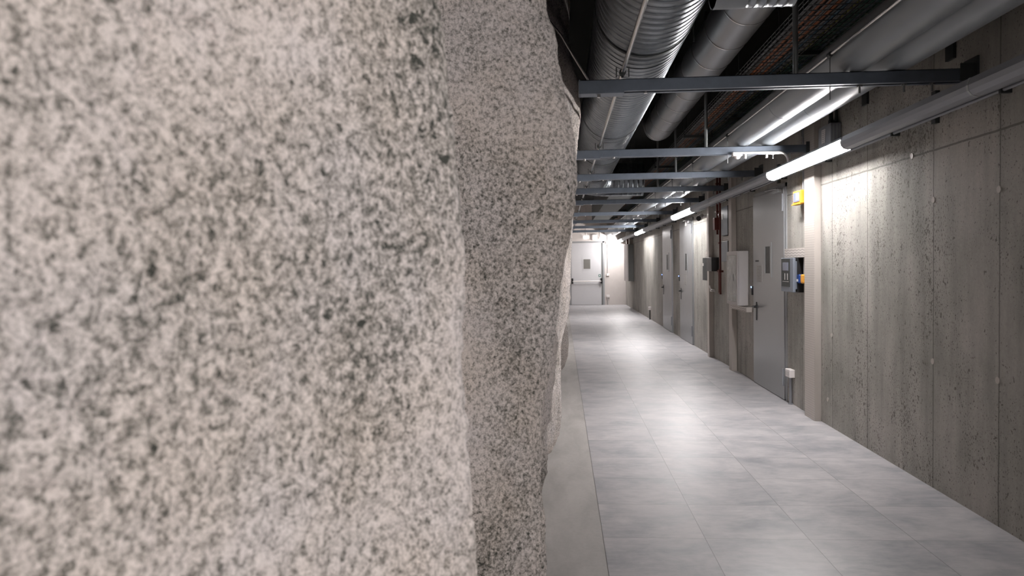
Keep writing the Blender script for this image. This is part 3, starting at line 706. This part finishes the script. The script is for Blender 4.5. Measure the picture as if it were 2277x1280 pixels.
# red pipes
for y, x, z0, z1, lab in ((12.02, 2.53, 2.06, 4.1, 'dark red pipe ending above the black box'), (11.82, 2.53, 1.10, 4.1, 'long dark red pipe down the concrete wall'), (11.98, 2.545, 1.10, 1.50, 'short dark red pipe rising from the lower bend')):
    t = thing('red_pipe', lab, 'pipe', (x, y, z0), 'red fire pipes')
    MB().tube([(x, y, z0), (x, y, z1)], .0165 if y != 11.98 else .012, 12).build('pipe', M['red'], t)
    zz = z0 + .35
    while zz < min(z1, 3.0): MB().box((x - .026, y - .03, zz), (WX - .002, y + .03, zz + .03)).build('clip', M['red'], t); zz += .45
    if y == 12.02: MB().box((2.475, 11.97, 2.13), (2.56, 12.10, 2.33), 0, .01).build('valve_body', M['red'], t)
    if y == 11.82: MB().tube([(2.53, 11.82, 1.11), (2.545, 11.955, 1.11)], .014, 10).build('elbow', M['red'], t)
o = MB().box((2.50, 12.40, 1.12), (WX, 12.50, 1.16), 0, .01).tube([(2.51, 12.46, 1.15), (2.49, 12.49, 1.22)], .012, 8).build('small_tap', M['white']); tag(o, 'small pale valve fitting low beside the shaded trunking', 'valve')

# filled tie holes in the concrete
for y, z in ((5.55, 2.355), (5.24, 2.006), (4.483, 2.0), (5.245, .885), (4.486, .872), (7.142, .887), (7.25, .249)):
    tag(MB().tube([(WX - .004, y, z), (WX, y, z)], .021, 16).build('tie_hole_plug', M['cream']), 'small round pale plug filling a tie hole in the concrete wall', 'plug', 'tie hole plugs in the concrete wall')
# surveillance camera
t = thing('surveillance_camera', 'white bullet surveillance camera on a bracket under the lighting rail', 'camera', (WX, 13.2, 2.44))
MB().box((WX - .02, 12.78, 2.34), (WX, 12.90, 2.48), 0, .008).build('wall_plate', M['white'], t)
MB().tube([(WX - .02, 12.84, 2.41), (2.51, 12.87, 2.41), (2.46, 12.98, 2.40)], .024, 12).build('arm', M['white'], t)
a, b = Vector((2.49, 13.10, 2.425)), Vector((2.385, 12.84, 2.375))
MB().tube([a, a.lerp(b, .05), b], .048, 16, 0, True, [.038, .048, .048]).build('camera_body', M['white'], t)
dd = (b - a).normalized()
MB().tube([b, b + dd * .004], .043, 16).build('lens_face', M['black'], t)
# boxes by the camera and closer housings above doors
o = MB().box((2.53, 15.0, 2.36), (WX, 15.10, 2.48), 0, .006).build('detector', M['white']); tag(o, 'small white detector over the middle grey door', 'detector')

# dark plates on upper wall
for y, z in ((6.30, 2.90), (4.955, 2.90), (7.85, 2.92)):
    tag(MB().box((WX - .02, y, z), (WX, y + .10, z + .14)).build('wall_bracket', M['dark']), 'dark steel plate fixed high on the concrete wall under the insulated pipes', 'bracket', 'steel plates high on the wall')

# far grey cabinet
t = thing('wall_cabinet', 'tall grey wall cabinet with a white door near the end wall', 'cabinet', (WX, 26.1, 1.0))
MB().box((2.385, 26.15, 1.01), (WX, 27.6, 2.32), 0, .01).build('cabinet_body', M['cabdark'], t)
MB().box((2.355, 26.15, 1.0), (2.386, 27.62, 2.33), 0, .005).build('door', M['white'], t)
for y, lab in ((26.5, 'pale trunking stub over the far cabinet, the one facing the viewer'), (27.3, 'pale trunking stub over the far cabinet, the one by the end wall')):
    tag(MB().box((2.46, y, 2.33), (WX, y + .4, 2.66)).build('trunking_stub', M['cream']), lab, 'cable trunking')
tag(MB().tube([(2.44, 27.05, 2.33), (2.44, 27.05, 2.6)], .03, 10).build('red_stub', M['red']), 'short red pipe stub above the far grey cabinet', 'pipe')

# ------------------------------------------------------------------ end wall
t = thing('door_1', 'wide pale grey door with a push bar in the cream end wall', 'door', (1.0, YE, 0), None, 'structure')
MB().box((.33, YE - .03, 0), (.40, YE, 2.56)).box((1.66, YE - .03, 0), (1.73, YE, 2.56)).box((.33, YE - .03, 2.50), (1.73, YE, 2.56)).build('door_frame', M['doorframe'], t)
MB().box((.405, YE - .022, .01), (1.60, YE - .001, 2.49), 0, .003).build('door_leaf', M['endoor'], t)
MB().box((1.60, YE - .012, .0), (1.66, YE - .002, 2.49)).build('shadow_rebate', M['cabdark'], t)
MB().box((.85, YE - .03, 1.41), (1.21, YE - .021, 1.89)).build('glazing_bead', M['endoor'], t)
MB().box((.895, YE - .034, 1.455), (1.165, YE - .029, 1.84)).build('window_pane', M['glassgrey'], t)
b = MB().tube([(.44, YE - .11, .955), (1.60, YE - .11, .955)], .022, 12).build('push_bar', M['white'], t)
for x in (.44, 1.60): MB().box((x - .035, YE - .13, .86), (x + .035, YE - .02, 1.08), 0, .012).build('bar_housing', M['black'], b)
MB().box((1.49, YE - .026, 1.13), (1.58, YE - .021, 1.23)).build('exit_sticker', M['signgreen'], t)
MB().box((1.515, YE - .028, 1.155), (1.555, YE - .0255, 1.205)).build('sticker_centre', M['white'], t)
o = MB().box((.90, YE - .07, 2.68), (1.12, YE, 2.78), 0, .01).build('emergency_light', M['exitlight']); tag(o, 'small bright emergency light above the end door', 'light')
t = thing('wall_siren', 'white rounded square siren box above the end door', 'box', (1.33, YE, 2.6))
MB().box((1.23, YE - .09, 2.60), (1.46, YE, 2.84), 0, .03).build('housing', M['white'], t)
o = MB().tube([(1.54, YE - .05, 2.69), (1.54, YE, 2.69)], .035, 12).build('detector', M['cab']); tag(o, 'little round detector beside the white siren box', 'detector')
for x, z0, z1, lab in ((1.0, 2.78, 4.1, 'thin conduit above the emergency light'), (1.56, 2.72, 4.1, 'thin conduit above the round detector'), (1.855, 1.24, 4.1, 'long thin conduit down the end wall beside the door')):
    tag(MB().tube([(x, YE - .012, z0), (x, YE - .012, z1)], .011, 8).build('wall_conduit', M['cab']), lab, 'pipe')
o = MB().box((1.79, YE - .04, 2.43), (1.87, YE, 2.54), 0, .006).build('switch_box', M['white']); tag(o, 'white junction box at the top corner of the end door', 'box')
o = MB().box((1.80, YE - .05, 1.16), (1.92, YE, 1.25), 0, .01).build('switch_box', M['white']); tag(o, 'white light switch beside the end door', 'switch')
t = thing('socket_post', 'white socket on a stem low beside the end door', 'socket', (1.85, YE, 0), 'white sockets on stems')
MB().box((1.79, YE - .06, .30), (1.92, YE, .40), 0, .008).build('socket_box', M['white'], t)
MB().tube([(1.855, YE - .03, 0), (1.855, YE - .03, .30)], .016, 10).build('stem', M['cab'], t)
o = MB().box((WX - .04, 28.6, 1.6), (WX, 28.75, 1.72), 0, .006).build('switch_box', M['white']); tag(o, 'small white box on the concrete wall past the far cabinet', 'box')
